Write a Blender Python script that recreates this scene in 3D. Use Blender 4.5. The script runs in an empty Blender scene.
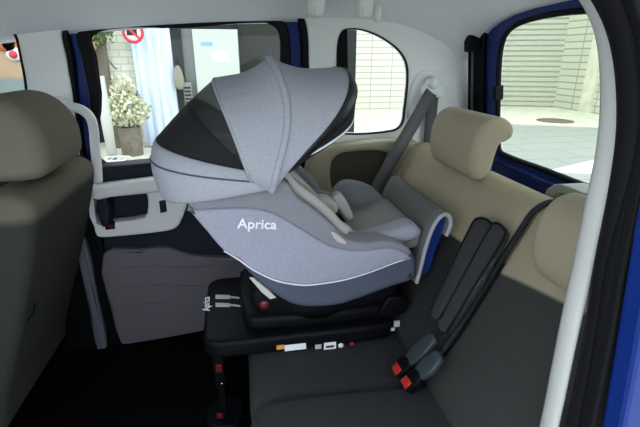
import bpy, bmesh, math, random
from mathutils import Vector, Matrix
random.seed(7)
SC = bpy.context.scene
COL = SC.collection

# ------------------------------------------------------------------ camera
F, PITCH, YAW, CAMZ = 430.0, math.radians(20), math.radians(10), 1.1
cd = bpy.data.cameras.new('camera'); cam = bpy.data.objects.new('camera', cd); COL.objects.link(cam)
cd.sensor_width = 36; cd.lens = F / 640 * 36; cd.clip_start = 0.01; cd.clip_end = 200
cam.location = (0, 0, CAMZ); cam.rotation_euler = (math.pi / 2 - PITCH, 0, -YAW)
SC.camera = cam

# ------------------------------------------------------------------ world, exposure
SC.view_settings.view_transform = 'Standard'
SC.view_settings.look = 'None'
SC.view_settings.gamma = 1
SC.view_settings.use_curve_mapping = False
SC.view_settings.exposure = 1.72
w = bpy.data.worlds.new('sky'); SC.world = w; w.use_nodes = True
bg = w.node_tree.nodes['Background']
bg.inputs[0].default_value = (0.80, 0.90, 1.0, 1); bg.inputs[1].default_value = 1.0

# ------------------------------------------------------------------ where a picture point lies on a known plane
FW = Vector((math.sin(YAW) * math.cos(PITCH), math.cos(YAW) * math.cos(PITCH), -math.sin(PITCH)))
RT = Vector((math.cos(YAW), -math.sin(YAW), 0)); UP = RT.cross(FW); CAM = Vector((0, 0, CAMZ))
def ray(x, y): return FW + RT * ((x - 320) / F) - UP * ((y - 213.5) / F)
def P(x, y, ax, v):
    d = ray(x, y); i = 'XYZ'.index(ax)
    return CAM + d * ((v - CAM[i]) / d[i])
def PN(x, y, p0, n):
    d = ray(x, y); return CAM + d * ((p0 - CAM).dot(n) / d.dot(n))
def P_y(pts, y): return [P(a, b, 'Y', y) for a, b in pts]
def XZ(pts, y): return [(q.x, q.z) for q in (P(a, b, 'Y', y) for a, b in pts)]

# ------------------------------------------------------------------ materials
def mat(name, col, rough=0.7, var=0.0, scale=40, bump=0.0, bscale=None, metal=0.0, spec=0.4, sheen=0.0, emit=None):
    m = bpy.data.materials.new(name); m.use_nodes = True
    nt = m.node_tree; b = nt.nodes['Principled BSDF']
    b.inputs['Base Color'].default_value = (*col, 1); b.inputs['Roughness'].default_value = rough
    b.inputs['Metallic'].default_value = metal; b.inputs['Specular IOR Level'].default_value = spec
    if sheen: b.inputs['Sheen Weight'].default_value = sheen
    tc = nt.nodes.new('ShaderNodeTexCoord')
    if var:
        n = nt.nodes.new('ShaderNodeTexNoise'); n.inputs['Scale'].default_value = scale; n.inputs['Detail'].default_value = 4
        r = nt.nodes.new('ShaderNodeMapRange'); r.inputs['From Min'].default_value = .3; r.inputs['From Max'].default_value = .7
        r.inputs['To Min'].default_value = 1 - var; r.inputs['To Max'].default_value = 1 + var
        x = nt.nodes.new('ShaderNodeVectorMath'); x.operation = 'SCALE'; x.inputs[0].default_value = col
        nt.links.new(tc.outputs['Object'], n.inputs['Vector']); nt.links.new(n.outputs['Fac'], r.inputs['Value'])
        nt.links.new(r.outputs[0], x.inputs['Scale']); nt.links.new(x.outputs[0], b.inputs['Base Color'])
    if bump:
        n2 = nt.nodes.new('ShaderNodeTexNoise'); n2.inputs['Scale'].default_value = bscale or scale
        n2.inputs['Detail'].default_value = 3
        bp = nt.nodes.new('ShaderNodeBump'); bp.inputs['Strength'].default_value = bump; bp.inputs['Distance'].default_value = 0.004
        nt.links.new(tc.outputs['Object'], n2.inputs['Vector']); nt.links.new(n2.outputs['Fac'], bp.inputs['Height'])
        nt.links.new(bp.outputs[0], b.inputs['Normal'])
    return m

def tile_mat(name, c1, c2, mortar, bw, bh, msize=.01, rough=.6, axes=(0, 1), offset=.5):
    m = mat(name, c1, rough); nt = m.node_tree; b = nt.nodes['Principled BSDF']
    tc = nt.nodes.new('ShaderNodeTexCoord'); sp = nt.nodes.new('ShaderNodeSeparateXYZ'); cb = nt.nodes.new('ShaderNodeCombineXYZ'); br = nt.nodes.new('ShaderNodeTexBrick')
    br.inputs['Color1'].default_value = (*c1, 1); br.inputs['Color2'].default_value = (*c2, 1); br.inputs['Mortar'].default_value = (*mortar, 1)
    br.inputs['Scale'].default_value = 1; br.inputs['Brick Width'].default_value = bw; br.inputs['Row Height'].default_value = bh
    br.inputs['Mortar Size'].default_value = msize; br.offset = offset
    nt.links.new(tc.outputs['Object'], sp.inputs[0])
    for k in (0, 1): nt.links.new(sp.outputs[axes[k]], cb.inputs[k])
    nt.links.new(cb.outputs[0], br.inputs['Vector']); nt.links.new(br.outputs['Color'], b.inputs['Base Color'])
    return m

def glass_mat(name, tint, gloss=.06):
    m = bpy.data.materials.new(name); m.use_nodes = True; nt = m.node_tree; nt.nodes.clear()
    o = nt.nodes.new('ShaderNodeOutputMaterial'); t = nt.nodes.new('ShaderNodeBsdfTransparent'); g = nt.nodes.new('ShaderNodeBsdfGlossy')
    x = nt.nodes.new('ShaderNodeMixShader'); x.inputs[0].default_value = gloss
    t.inputs[0].default_value = (*tint, 1); g.inputs['Roughness'].default_value = .02
    nt.links.new(t.outputs[0], x.inputs[1]); nt.links.new(g.outputs[0], x.inputs[2]); nt.links.new(x.outputs[0], o.inputs[0])
    return m

def mesh_fabric(name, col, alpha):
    m = mat(name, col, .8); nt = m.node_tree; b = nt.nodes['Principled BSDF']
    t = nt.nodes.new('ShaderNodeBsdfTransparent'); x = nt.nodes.new('ShaderNodeMixShader'); x.inputs[0].default_value = alpha
    o = [n for n in nt.nodes if n.type == 'OUTPUT_MATERIAL'][0]
    nt.links.new(t.outputs[0], x.inputs[1]); nt.links.new(b.outputs[0], x.inputs[2]); nt.links.new(x.outputs[0], o.inputs[0])
    return m

def two_tone(name, upper, lower, ax_y, z0, amp, slope, weave=620, edge=.004, lo=.7, hi=2.0):
    """woven lower cloth, smooth upper cloth: the sewn boundary is a wavy line z = z0 + amp*cos(...) + slope*(y-ax_y)"""
    m = mat(name, lower, .95, spec=.08); nt = m.node_tree; b = nt.nodes['Principled BSDF']; L = nt.links
    tc = nt.nodes.new('ShaderNodeTexCoord'); sp = nt.nodes.new('ShaderNodeSeparateXYZ'); L.new(tc.outputs['Object'], sp.inputs[0])
    def math_(op, a, bb):
        n = nt.nodes.new('ShaderNodeMath'); n.operation = op
        for i, v in enumerate((a, bb)):
            if v is None: continue
            if isinstance(v, (int, float)): n.inputs[i].default_value = v
            else: L.new(v, n.inputs[i])
        return n.outputs[0]
    dy = math_('SUBTRACT', sp.outputs[1], ax_y)
    ang = math_('MULTIPLY', dy, 9.0); cs = math_('COSINE', ang, None); wv = math_('MULTIPLY', cs, amp)
    ln = math_('MULTIPLY', dy, slope)
    bound = math_('ADD', math_('ADD', wv, ln), z0)
    df = math_('SUBTRACT', sp.outputs[2], bound)
    mr = nt.nodes.new('ShaderNodeMapRange'); mr.inputs['From Min'].default_value = -edge; mr.inputs['From Max'].default_value = edge
    L.new(df, mr.inputs['Value'])
    # weave: two crossed diagonal waves
    def wave(rot):
        mp = nt.nodes.new('ShaderNodeMapping'); mp.inputs['Rotation'].default_value = rot
        wv_ = nt.nodes.new('ShaderNodeTexWave'); wv_.inputs['Scale'].default_value = weave * .25; wv_.inputs['Distortion'].default_value = 1.5
        wv_.inputs['Detail'].default_value = 1
        L.new(tc.outputs['Object'], mp.inputs[0]); L.new(mp.outputs[0], wv_.inputs['Vector']); return wv_.outputs['Fac']
    wf = math_('MULTIPLY', wave((.5, 0.9, .8)), wave((-.6, .8, -.8)))
    mx = nt.nodes.new('ShaderNodeMix'); mx.data_type = 'RGBA'
    mx.inputs[6].default_value = (*[c * lo for c in lower], 1); mx.inputs[7].default_value = (*[min(1, c * hi) for c in lower], 1)
    L.new(wf, mx.inputs[0])
    m2 = nt.nodes.new('ShaderNodeMix'); m2.data_type = 'RGBA'; m2.inputs[7].default_value = (*upper, 1)
    L.new(mr.outputs[0], m2.inputs[0]); L.new(mx.outputs[2], m2.inputs[6]); L.new(m2.outputs[2], b.inputs['Base Color'])
    bp = nt.nodes.new('ShaderNodeBump'); bp.inputs['Strength'].default_value = .25; bp.inputs['Distance'].default_value = .002
    L.new(wf, bp.inputs['Height']); L.new(bp.outputs[0], b.inputs['Normal'])
    return m

M = {}
M['head'] = mat('headliner_cloth', (.78, .795, .82), .95, var=.05, scale=300)
M['trim'] = mat('pale_trim_plastic', (.84, .83, .80), .6, bump=.05, bscale=300)
M['trimw'] = mat('white_trim_plastic', (.72, .72, .70), .5)
M['edge'] = mat('soft_white_edge_trim', (.44, .435, .41), .55)
M['beigetrim'] = mat('beige_trim_plastic', (.34, .30, .20), .65)
M['navy'] = mat('dark_navy_trim', (.009, .011, .020), .6, spec=.2)
M['black'] = mat('black_rubber', (.005, .005, .006), .65, spec=.15)
M['plastic'] = mat('black_plastic', (.003, .0033, .0045), .5, spec=.1)
M['carpet'] = mat('black_carpet', (.0018, .0018, .002), .95, spec=.05, var=.3, scale=200)
M['blue'] = mat('blue_car_paint', (.004, .021, .145), .4, spec=.25)
M['doorlow'] = mat('grey_door_trim', (.115, .10, .115), .7, bump=.05, bscale=20)
M['greystrip'] = mat('blue_grey_trim', (.10, .11, .13), .6)
M['taupe'] = mat('taupe_seat_cloth', (.165, .145, .11), .9, var=.06, scale=400, bump=.1, bscale=500, spec=.1)
M['beige'] = mat('beige_seat_cloth', (.345, .296, .20), .9, var=.06, scale=400, bump=.1, bscale=500)
M['olive'] = mat('olive_grey_seat_cloth', (.17, .165, .135), .9, var=.08, scale=400)
M['tweed'] = two_tone('charcoal_tweed', (.05, .05, .05), (.025, .0275, .0275), 0, 5.0, 0, 0, weave=620, hi=2.6)
M['tweed_near'] = two_tone('charcoal_tweed_beige_top_narrow', (.325, .278, .188), (.036, .0355, .033), .80, .632, .010, -.24, weave=380, lo=.55, hi=3.2)
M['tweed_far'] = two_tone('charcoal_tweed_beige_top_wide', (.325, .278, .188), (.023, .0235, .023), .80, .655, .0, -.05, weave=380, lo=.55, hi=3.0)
M['tweed_arm'] = two_tone('charcoal_tweed_armrest', (.05, .05, .05), (.036, .0355, .034), 0, 5.0, 0, 0, weave=380, lo=.55, hi=3.2)
M['front'] = two_tone('grey_back_beige_shoulder', (.125, .112, .082), (.038, .039, .033), 1.25, .748, .0, .0, weave=1500, lo=.9, hi=1.1, edge=.012)
M['fabA'] = mat('light_grey_heather', (.345, .35, .38), .9, var=.12, scale=350, bump=.12, bscale=500, spec=.2)
M['fabB'] = mat('blue_grey_heather', (.285, .288, .345), .9, var=.12, scale=350, bump=.12, bscale=500, spec=.2)
M['fabC'] = mat('slate_heather', (.075, .083, .117), .9, var=.10, scale=350, spec=.2)
M['fabD'] = mat('mauve_grey_heather', (.21, .206, .228), .9, var=.10, scale=350, spec=.2)
M['fabE'] = mat('lilac_grey_heather', (.29, .285, .33), .9, var=.10, scale=350, spec=.2)
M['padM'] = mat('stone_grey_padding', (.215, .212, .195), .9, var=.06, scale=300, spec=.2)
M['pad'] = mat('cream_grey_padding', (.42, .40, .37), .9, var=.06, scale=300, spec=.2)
M['padShade'] = mat('shaded_grey_padding', (.17, .178, .185), .9, var=.06, scale=300, spec=.2)  # darker padding for the far-side pads, their shade painted in
M['piping'] = mat('pale_piping', (.68, .70, .74), .7)
M['mesh'] = mesh_fabric('black_sun_mesh', (.006, .006, .007), .93)
M['meshw'] = mesh_fabric('fine_grey_sun_mesh', (.03, .03, .03), .55)
M['satin'] = mat('black_satin_trim', (.008, .008, .009), .4)
M['belt'] = mat('grey_belt_webbing', (.09, .09, .092), .75, var=.1, scale=500)
M['white'] = mat('white_plastic', (.72, .73, .72), .45)
M['paper'] = mat('white_print', (.75, .76, .78), .5)
M['silver'] = mat('silver_print', (.50, .50, .44), .4)
M['orange'] = mat('orange_print', (.65, .28, .04), .5)
M['red'] = mat('red_plastic', (.42, .022, .018), .4)
M['darkred'] = mat('dark_red_indicator', (.13, .006, .012), .35)
M['chrome'] = mat('chrome_rod', (.6, .6, .6), .2, metal=1)
M['buckgrey'] = mat('slate_plastic', (.034, .042, .048), .45)
M['brightblue'] = mat('deep_blue_plastic', (.008, .028, .16), .35)
M['glass'] = glass_mat('clear_window_glass', (.97, .975, .965), .008)
M['glassb'] = glass_mat('green_tinted_glass', (.93, .95, .92), .02)
# ------------------------------------------------------------------ mesh helpers
def tag(o, label=None, cat=None, group=None, kind=None):
    for k, v in (('label', label), ('category', cat), ('group', group), ('kind', kind)):
        if v: o[k] = v
    return o
def struct(o): o['kind'] = 'structure'; return o
def empty(name, loc, label=None, cat=None, group=None, kind=None):
    o = bpy.data.objects.new(name, None); COL.objects.link(o); o.location = loc; o.empty_display_size = .05
    return tag(o, label, cat, group, kind)
def obj(name, bm, m, parent=None, smooth=True, bevel=0, sub=0, solid=0, auto=None):
    bmesh.ops.recalc_face_normals(bm, faces=bm.faces)
    me = bpy.data.meshes.new(name); bm.to_mesh(me); bm.free()
    o = bpy.data.objects.new(name, me); COL.objects.link(o)
    for mm in (m if isinstance(m, (list, tuple)) else [m]): me.materials.append(mm)
    for p in me.polygons: p.use_smooth = smooth
    if parent is not None:
        o.parent = parent; o.location = -parent.location
    if solid:
        s = o.modifiers.new('thickness', 'SOLIDIFY'); s.thickness = solid; s.offset = 0
    if bevel:
        b = o.modifiers.new('bevel', 'BEVEL'); b.width = bevel; b.segments = 2; b.limit_method = 'ANGLE'
    if sub:
        s = o.modifiers.new('smooth', 'SUBSURF'); s.levels = sub; s.render_levels = sub
    return o

class Fr:
    """a flat frame: a along u, b along v, c along n"""
    def __init__(s, o, u, v, n): s.o, s.u, s.v, s.n = map(Vector, (o, u, v, n))
    def __call__(s, a, b, c): return s.o + s.u * a + s.v * b + s.n * c
SIDE = Fr((0, 0, 0), (1, 0, 0), (0, 0, 1), (0, 1, 0))        # (x, z) outline, depth = y
PLAN = Fr((0, 0, 0), (1, 0, 0), (0, 1, 0), (0, 0, 1))        # (x, y) outline, depth = z
BACK = Fr((0, 0, 0), (0, 1, 0), (0, 0, 1), (1, 0, 0))        # (y, z) outline, depth = x

def spline(pts, n=6, closed=True):
    N = len(pts); out = []; pts = [Vector(p) for p in pts]
    for i in range(N if closed else N - 1):
        if closed: a, b, c, d = (pts[(i + k) % N] for k in (-1, 0, 1, 2))
        else: a, b, c, d = pts[max(i - 1, 0)], pts[i], pts[i + 1], pts[min(i + 2, N - 1)]
        k = (c - b).length
        t1 = (c - a); t2 = (d - b)
        t1 = t1 * min(1, k / max(t1.length, 1e-9)) ; t2 = t2 * min(1, k / max(t2.length, 1e-9))
        for j in range(n):
            t = j / n; h1 = 2*t**3 - 3*t**2 + 1; h2 = t**3 - 2*t**2 + t; h3 = -2*t**3 + 3*t**2; h4 = t**3 - t**2
            out.append(b * h1 + t1 * h2 + c * h3 + t2 * h4)
    if not closed: out.append(pts[-1])
    return out

def inset(poly, d):
    N = len(poly); area = sum(poly[i].x * poly[(i+1) % N].y - poly[(i+1) % N].x * poly[i].y for i in range(N))
    sg = 1 if area > 0 else -1; out = []
    for i in range(N):
        t = poly[(i + 1) % N] - poly[i - 1]
        if t.length < 1e-9: out.append(poly[i].copy()); continue
        t.normalize(); out.append(poly[i] + Vector((-t.y, t.x)) * (d * sg))
    return out

def soft(name, pts, fr, c0, c1, r, m, parent=None, smooth_out=5, dome=0.0, k=4, bm=None, sub=0):
    """a padded slab: outline pts in frame fr from depth c0 to c1, edges rounded by r, faces bulged by dome"""
    own = bm is None
    if own: bm = bmesh.new()
    base = spline(pts, smooth_out) if smooth_out else [Vector(p) for p in pts]
    base = [Vector((p[0], p[1])) for p in base]
    lev = []
    if dome: lev += [(r * 2.2, c0 - dome), (r * 1.5, c0 - dome * .75)]
    for i in range(k + 1):
        a = i / k * math.pi / 2; lev.append((r * (1 - math.sin(a)), c0 + r * (1 - math.cos(a))))
    for i in range(k, -1, -1):
        a = i / k * math.pi / 2; lev.append((r * (1 - math.sin(a)), c1 - r * (1 - math.cos(a))))
    if dome: lev += [(r * 1.5, c1 + dome * .75), (r * 2.2, c1 + dome)]
    rings = []
    for ins, c in lev:
        rings.append([bm.verts.new(fr(p.x, p.y, c)) for p in inset(base, ins)])
    N = len(base)
    for a, b in zip(rings, rings[1:]):
        for i in range(N): bm.faces.new((a[i], a[(i+1) % N], b[(i+1) % N], b[i]))
    caps = [bm.faces.new(rings[0]), bm.faces.new(list(reversed(rings[-1])))]
    bmesh.ops.triangulate(bm, faces=caps)
    if own: return obj(name, bm, m, parent, sub=sub)

def plate(name, outer, holes, fr, c0, c1, m, parent=None, bev=.004, so=4, sh=4, smooth=False):
    """flat panel with holes and rounded edges"""
    cu = bpy.data.curves.new(name, 'CURVE'); cu.dimensions = '2D'; cu.fill_mode = 'BOTH'
    for pts, n in [(outer, so)] + [(h, sh) for h in holes]:
        q = spline(pts, n) if n else [Vector(p) for p in pts]
        s = cu.splines.new('POLY'); s.points.add(len(q) - 1); s.use_cyclic_u = True
        for i, p in enumerate(q): s.points[i].co = (p[0], p[1], 0, 1)
    cu.extrude = max((c1 - c0) / 2 - bev, .0001); cu.bevel_depth = bev; cu.bevel_resolution = 1; cu.offset = -bev
    t = bpy.data.objects.new(name + '_tmp', cu); COL.objects.link(t)
    dg = bpy.context.evaluated_depsgraph_get(); me = bpy.data.meshes.new_from_object(t.evaluated_get(dg))
    bpy.data.objects.remove(t); bpy.data.curves.remove(cu)
    mid = (c0 + c1) / 2
    for v in me.vertices: v.co = fr(v.co.x, v.co.y, mid + v.co.z)
    bm = bmesh.new(); bm.from_mesh(me); bpy.data.meshes.remove(me)
    bmesh.ops.remove_doubles(bm, verts=bm.verts, dist=1e-6)
    return obj(name, bm, m, parent, smooth=smooth)

def box_into(bm, x0, x1, y0, y1, z0, z1, fr=PLAN):
    vs = [bm.verts.new(fr(x, y, z)) for z in (z0, z1) for x, y in ((x0, y0), (x1, y0), (x1, y1), (x0, y1))]
    for f in ((0,1,2,3), (4,5,6,7), (0,1,5,4), (1,2,6,5), (2,3,7,6), (3,0,4,7)): bm.faces.new([vs[i] for i in f])
def box(name, x0, x1, y0, y1, z0, z1, m, parent=None, bevel=.004, fr=PLAN):
    bm = bmesh.new(); box_into(bm, x0, x1, y0, y1, z0, z1, fr); return obj(name, bm, m, parent, smooth=False, bevel=bevel)

def tube_into(bm, pts, r, n=10, closed=False, ry=None, up=None):
    """swept round or oval section; r a number or a list; ry the radius along the up direction"""
    pts = [Vector(p) for p in pts]; N = len(pts); rings = []
    rl = r if isinstance(r, (list, tuple)) else [r] * N
    prev = None
    for i, p in enumerate(pts):
        if closed: t = pts[(i+1) % N] - pts[i-1]
        else: t = pts[min(i+1, N-1)] - pts[max(i-1, 0)]
        t.normalize()
        ref = Vector(up) if up is not None else (prev if prev is not None else (Vector((0,0,1)) if abs(t.z) < .9 else Vector((1,0,0))))
        b = (ref - t * ref.dot(t)).normalized(); prev = b; s = t.cross(b)
        rr = rl[i]; rb = (ry if ry is not None else rr)
        rings.append([bm.verts.new(p + s * (rr * math.cos(2*math.pi*j/n)) + b * (rb * math.sin(2*math.pi*j/n))) for j in range(n)])
    seq = list(zip(rings, rings[1:])) + ([(rings[-1], rings[0])] if closed else [])
    for a, b in seq:
        for j in range(n): bm.faces.new((a[j], a[(j+1) % n], b[(j+1) % n], b[j]))
    if not closed:
        bm.faces.new(rings[0]); bm.faces.new(list(reversed(rings[-1])))
def tube(name, pts, r, m, parent=None, **k):
    bm = bmesh.new(); tube_into(bm, pts, r, **k); return obj(name, bm, m, parent)

def grid(name, rows, m, parent=None, solid=0, sub=0):
    bm = bmesh.new(); vs = [[bm.verts.new(p) for p in row] for row in rows]
    for a, b in zip(vs, vs[1:]):
        for i in range(len(a) - 1): bm.faces.new((a[i], a[i+1], b[i+1], b[i]))
    return obj(name, bm, m, parent, solid=solid, sub=sub)

def lathe(name, prof, centre, m, parent=None, n=28, fr=PLAN):
    bm = bmesh.new(); rings = []
    for r, z in prof: rings.append([bm.verts.new(fr(centre[0] + r*math.cos(2*math.pi*j/n), centre[1] + r*math.sin(2*math.pi*j/n), z)) for j in range(n)])
    for a, b in zip(rings, rings[1:]):
        for j in range(n): bm.faces.new((a[j], a[(j+1) % n], b[(j+1) % n], b[j]))
    bm.faces.new(rings[0]); bm.faces.new(list(reversed(rings[-1])))
    return obj(name, bm, m, parent)

def strap(name, pts, width, wdir, th, m, parent=None):
    wd = [Vector(wdir)] * len(pts) if not isinstance(wdir, list) else [Vector(q) for q in wdir]
    rows = [[Vector(p) - q * (width / 2), Vector(p), Vector(p) + q * (width / 2)] for p, q in zip(pts, wd)]
    return grid(name, rows, m, parent, solid=th)

def text_mesh(name, s, size_w, fr, c, m, parent=None, th=.0015, bold=0.0, spacing=1.0):
    """lettering, left end at the frame origin, scaled to width size_w"""
    cu = bpy.data.curves.new(name, 'FONT'); cu.body = s; cu.size = 1; cu.extrude = 0; cu.offset = bold; cu.space_character = spacing
    t = bpy.data.objects.new(name + '_tmp', cu); COL.objects.link(t)
    dg = bpy.context.evaluated_depsgraph_get(); me = bpy.data.meshes.new_from_object(t.evaluated_get(dg))
    bpy.data.objects.remove(t); bpy.data.curves.remove(cu)
    x0 = min(v.co.x for v in me.vertices); x1 = max(v.co.x for v in me.vertices); k = size_w / (x1 - x0)
    for v in me.vertices: v.co = fr((v.co.x - x0) * k, v.co.y * k, c)
    bm = bmesh.new(); bm.from_mesh(me); bpy.data.meshes.remove(me)
    o = obj(name, bm, m, parent, smooth=False); s_ = o.modifiers.new('thickness', 'SOLIDIFY'); s_.thickness = th; s_.offset = 0
    return o

# ================================================================== THE STREET OUTSIDE
GZ = -0.42
M['asphalt'] = tile_mat('grey_paving', (.34, .35, .30), (.315, .325, .28), (.21, .22, .19), 1.2, .6, .012, .85)
M['pavement'] = mat('pale_pavement', (.64, .62, .49), .9, var=.12, scale=3)
M['tilewall'] = tile_mat('cream_tile_wall', (.72, .71, .56), (.60, .60, .47), (.44, .44, .36), .26, .11, .008, axes=(0, 2))
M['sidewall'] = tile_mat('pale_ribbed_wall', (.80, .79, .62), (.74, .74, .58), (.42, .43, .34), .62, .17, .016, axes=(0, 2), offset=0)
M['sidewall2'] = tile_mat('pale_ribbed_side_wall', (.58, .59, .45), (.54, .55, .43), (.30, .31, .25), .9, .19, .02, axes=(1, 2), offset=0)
M['shut'] = mat('pale_shutter_steel', (.48, .49, .39), .5)
M['dark'] = mat('dark_shopfront', (.03, .032, .03), .7, spec=.1)
M['darkglass'] = mat('dark_shop_glass', (.03, .032, .026), .5, spec=.1)
M['cab'] = mat('pale_cabinet_steel', (.50, .545, .455), .45)
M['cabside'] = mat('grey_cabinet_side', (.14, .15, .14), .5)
M['sheet'] = mat('pale_blue_sheet', (.70, .78, .98), .6)
M['leafpale'] = mat('pale_variegated_leaf', (.66, .66, .46), .6, var=.25, scale=6)
M['leaf'] = mat('green_leaf', (.09, .15, .04), .6, var=.3, scale=6)
M['wood'] = mat('weathered_wood', (.16, .14, .10), .8, var=.25, scale=12)
M['brown'] = mat('brown_stone', (.16, .13, .09), .8, var=.2, scale=3)
M['tan'] = mat('tan_board', (.45, .30, .18), .7)
M['signred'] = mat('sign_red', (.62, .035, .04), .45)
M['silvergrey'] = mat('grey_green_panel', (.16, .20, .19), .4)

gb = bmesh.new(); box_into(gb, -40, 60, -30, 60, GZ - .2, GZ)
struct(obj('ground', gb, M['asphalt'], smooth=False))
pv = bmesh.new(); vs = []
def gp(x, y): q = P(x, y, 'Z', GZ); return (q.x, q.y)
plate('pavement', [gp(470, 123), gp(640, 130), (14, 10.6), (14, 16), (-8, 16), (-8, 7.2), (-.4, 7.0), (2.6, 8.6)], [], PLAN, GZ, GZ + .03, M['pavement'], bev=.005, so=0)['kind'] = 'structure'
plate('bounce_slab', [(-9, -5), (9, -5), (9, .15), (-9, .15)], [], PLAN, GZ, GZ + .10, mat('pale_bounce_slab', (.58, .57, .54), .9, var=.08, scale=4), bev=.01, so=0)['kind'] = 'structure'  # unseen pale slab added to bounce light up onto the headliner
plate('ground_wedge', [gp(543, 172), gp(594, 160), gp(640, 150), gp(640, 182), gp(594, 174)], [], PLAN, GZ, GZ + .006, M['white'], bev=.001, so=0)['kind'] = 'structure'  # flat white wedge laid on the paving
q = P(555, 121, 'Z', GZ + .03)
mh = lathe('manhole_cover', [(.02, GZ + .03), (.42, GZ + .03), (.42, GZ + .045), (.36, GZ + .048), (.30, GZ + .045), (.02, GZ + .045)], (q.x, q.y), M['brown'])
tag(mh, 'round brown manhole cover in the pale pavement below the roller shutter', 'manhole cover')

# roller shutter straight behind the car, and the ribbed wall that meets it
A_, B_ = Vector((6.7, 13.59, 0)), Vector((9.69, 12.46, 0))
bm = bmesh.new(); rows = []
nrm = (B_ - A_).cross(Vector((0, 0, 1))).normalized()
if nrm.y > 0: nrm = -nrm
for i in range(31):
    z = GZ + .03 + i * .15
    rows.append([A_ + Vector((0, 0, z)), B_ + Vector((0, 0, z))])
    rows.append([A_ + Vector((0, 0, z + .015)) + nrm * .0 , B_ + Vector((0, 0, z + .015))])
    rows.append([A_ + Vector((0, 0, z + .045)) + nrm * .05, B_ + Vector((0, 0, z + .045)) + nrm * .05])
    rows.append([A_ + Vector((0, 0, z + .12)) + nrm * .05, B_ + Vector((0, 0, z + .12)) + nrm * .05])
sh = grid('roller_shutter', rows, M['shut'], solid=.02)
for p in sh.data.polygons: p.use_smooth = False
tag(sh, 'wide closed roller shutter with horizontal slats seen through the tailgate window', 'shutter')
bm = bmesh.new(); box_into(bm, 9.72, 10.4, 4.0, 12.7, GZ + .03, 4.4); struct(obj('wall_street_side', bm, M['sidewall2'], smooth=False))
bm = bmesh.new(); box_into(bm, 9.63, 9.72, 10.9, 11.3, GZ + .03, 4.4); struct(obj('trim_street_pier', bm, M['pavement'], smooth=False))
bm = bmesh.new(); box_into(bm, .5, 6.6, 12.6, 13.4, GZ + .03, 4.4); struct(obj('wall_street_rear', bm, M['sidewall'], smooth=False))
bm = bmesh.new(); q0 = P(348, 60, 'Y', 11).x; q1 = P(353, 60, 'Y', 11).x
lathe_ = lathe('street_pole', [(.02, GZ + .03), (.06, GZ + .03), (.06, 3.6), (.02, 3.6)], ((q0 + q1) / 2, 11), M['silver'], n=12)
tag(lathe_, 'slim pale pole standing before the ribbed wall outside the quarter window', 'pole')
bm.free()
# shopfront across the road, seen through the sliding door's window
SY = 8.0
def sx(px, y=SY): return P(px, 60, 'Y', y).x
def sz(py, y=SY, px=200): return P(px, py, 'Y', y).z
bm = bmesh.new(); box_into(bm, -9.0, 2.2, SY + .5, SY + 1.0, GZ + .03, 3.2); struct(obj('wall_shop', bm, M['dark'], smooth=False))
bm = bmesh.new(); box_into(bm, sx(106), sx(137), SY + .02, SY + .5, GZ + .03, 3.2); struct(obj('wall_shop_tiled', bm, M['tilewall'], smooth=False))
bm = bmesh.new(); box_into(bm, sx(94), sx(108), SY - .1, SY + .5, GZ + .03, 3.0); struct(obj('trim_shop_pier', bm, M['brown'], smooth=False))
sg = empty('shop_window', (sx(262), SY + .42, .4), 'dark shop window to the right of the pale steel cabinet', 'window')
plate('pane', [(sx(241), GZ + .5), (sx(300), GZ + .5), (sx(300), 2.4), (sx(241), 2.4)], [], SIDE, SY + .40, SY + .42, M['darkglass'], sg, bev=.002, so=0)
plate('frame', [(sx(239), GZ + .1), (sx(302), GZ + .1), (sx(302), 2.5), (sx(239), 2.5)], [[(sx(242), GZ + .55), (sx(298), GZ + .55), (sx(298), 2.35), (sx(242), 2.35)]], SIDE, SY + .37, SY + .495, M['dark'], sg, bev=.01, so=0, sh=0)
# pale blue hanging sheet
rows = []
for i in range(9):
    z = GZ + .06 + (2.6 - GZ) * i / 8
    rows.append([Vector((sx(135) + (sx(174) - sx(135)) * j / 30, SY - .12 + .03 * math.sin(j * .9) + .012 * math.sin(j * 2.3 + i * .4), z)) for j in range(31)])
tag(grid('curtain_sheet', rows, M['sheet'], solid=.008), 'tall pale blue sheet hanging in folds over the shop entrance', 'sheet')
bm = bmesh.new(); box_into(bm, sx(174), sx(184), SY - .1, SY + .5, GZ + .03, 3.0); struct(obj('trim_shop_post', bm, M['dark'], smooth=False))
# steel cabinet
cb = empty('steel_cabinet', (sx(215), SY, GZ + .03), 'tall pale steel cabinet with a white notice by the shopfront', 'cabinet')
box('body', sx(183), sx(239.5), SY - .05, SY + .35, GZ + .03, sz(29), M['cabside'], cb, bevel=.01)
box('door', sx(195), sx(239), SY - .09, SY - .05, GZ + .12, sz(29.5), M['cab'], cb, bevel=.008)
fr = Fr((sx(202.5, SY - .1), SY - .10, sz(46, SY - .1)), (1, 0, 0), (0, 0, 1), (0, 1, 0))
nb = box('nameplate', sx(202.5), sx(214), SY - .096, SY - .088, sz(46), sz(42), mat('pale_blue_print', (.20, .42, .52), .5), cb, bevel=.001)
box('notice', sx(213), sx(229), SY - .096, SY - .088, sz(62), sz(51), M['paper'], cb, bevel=.001)['label'] = 'white paper notice'
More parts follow.
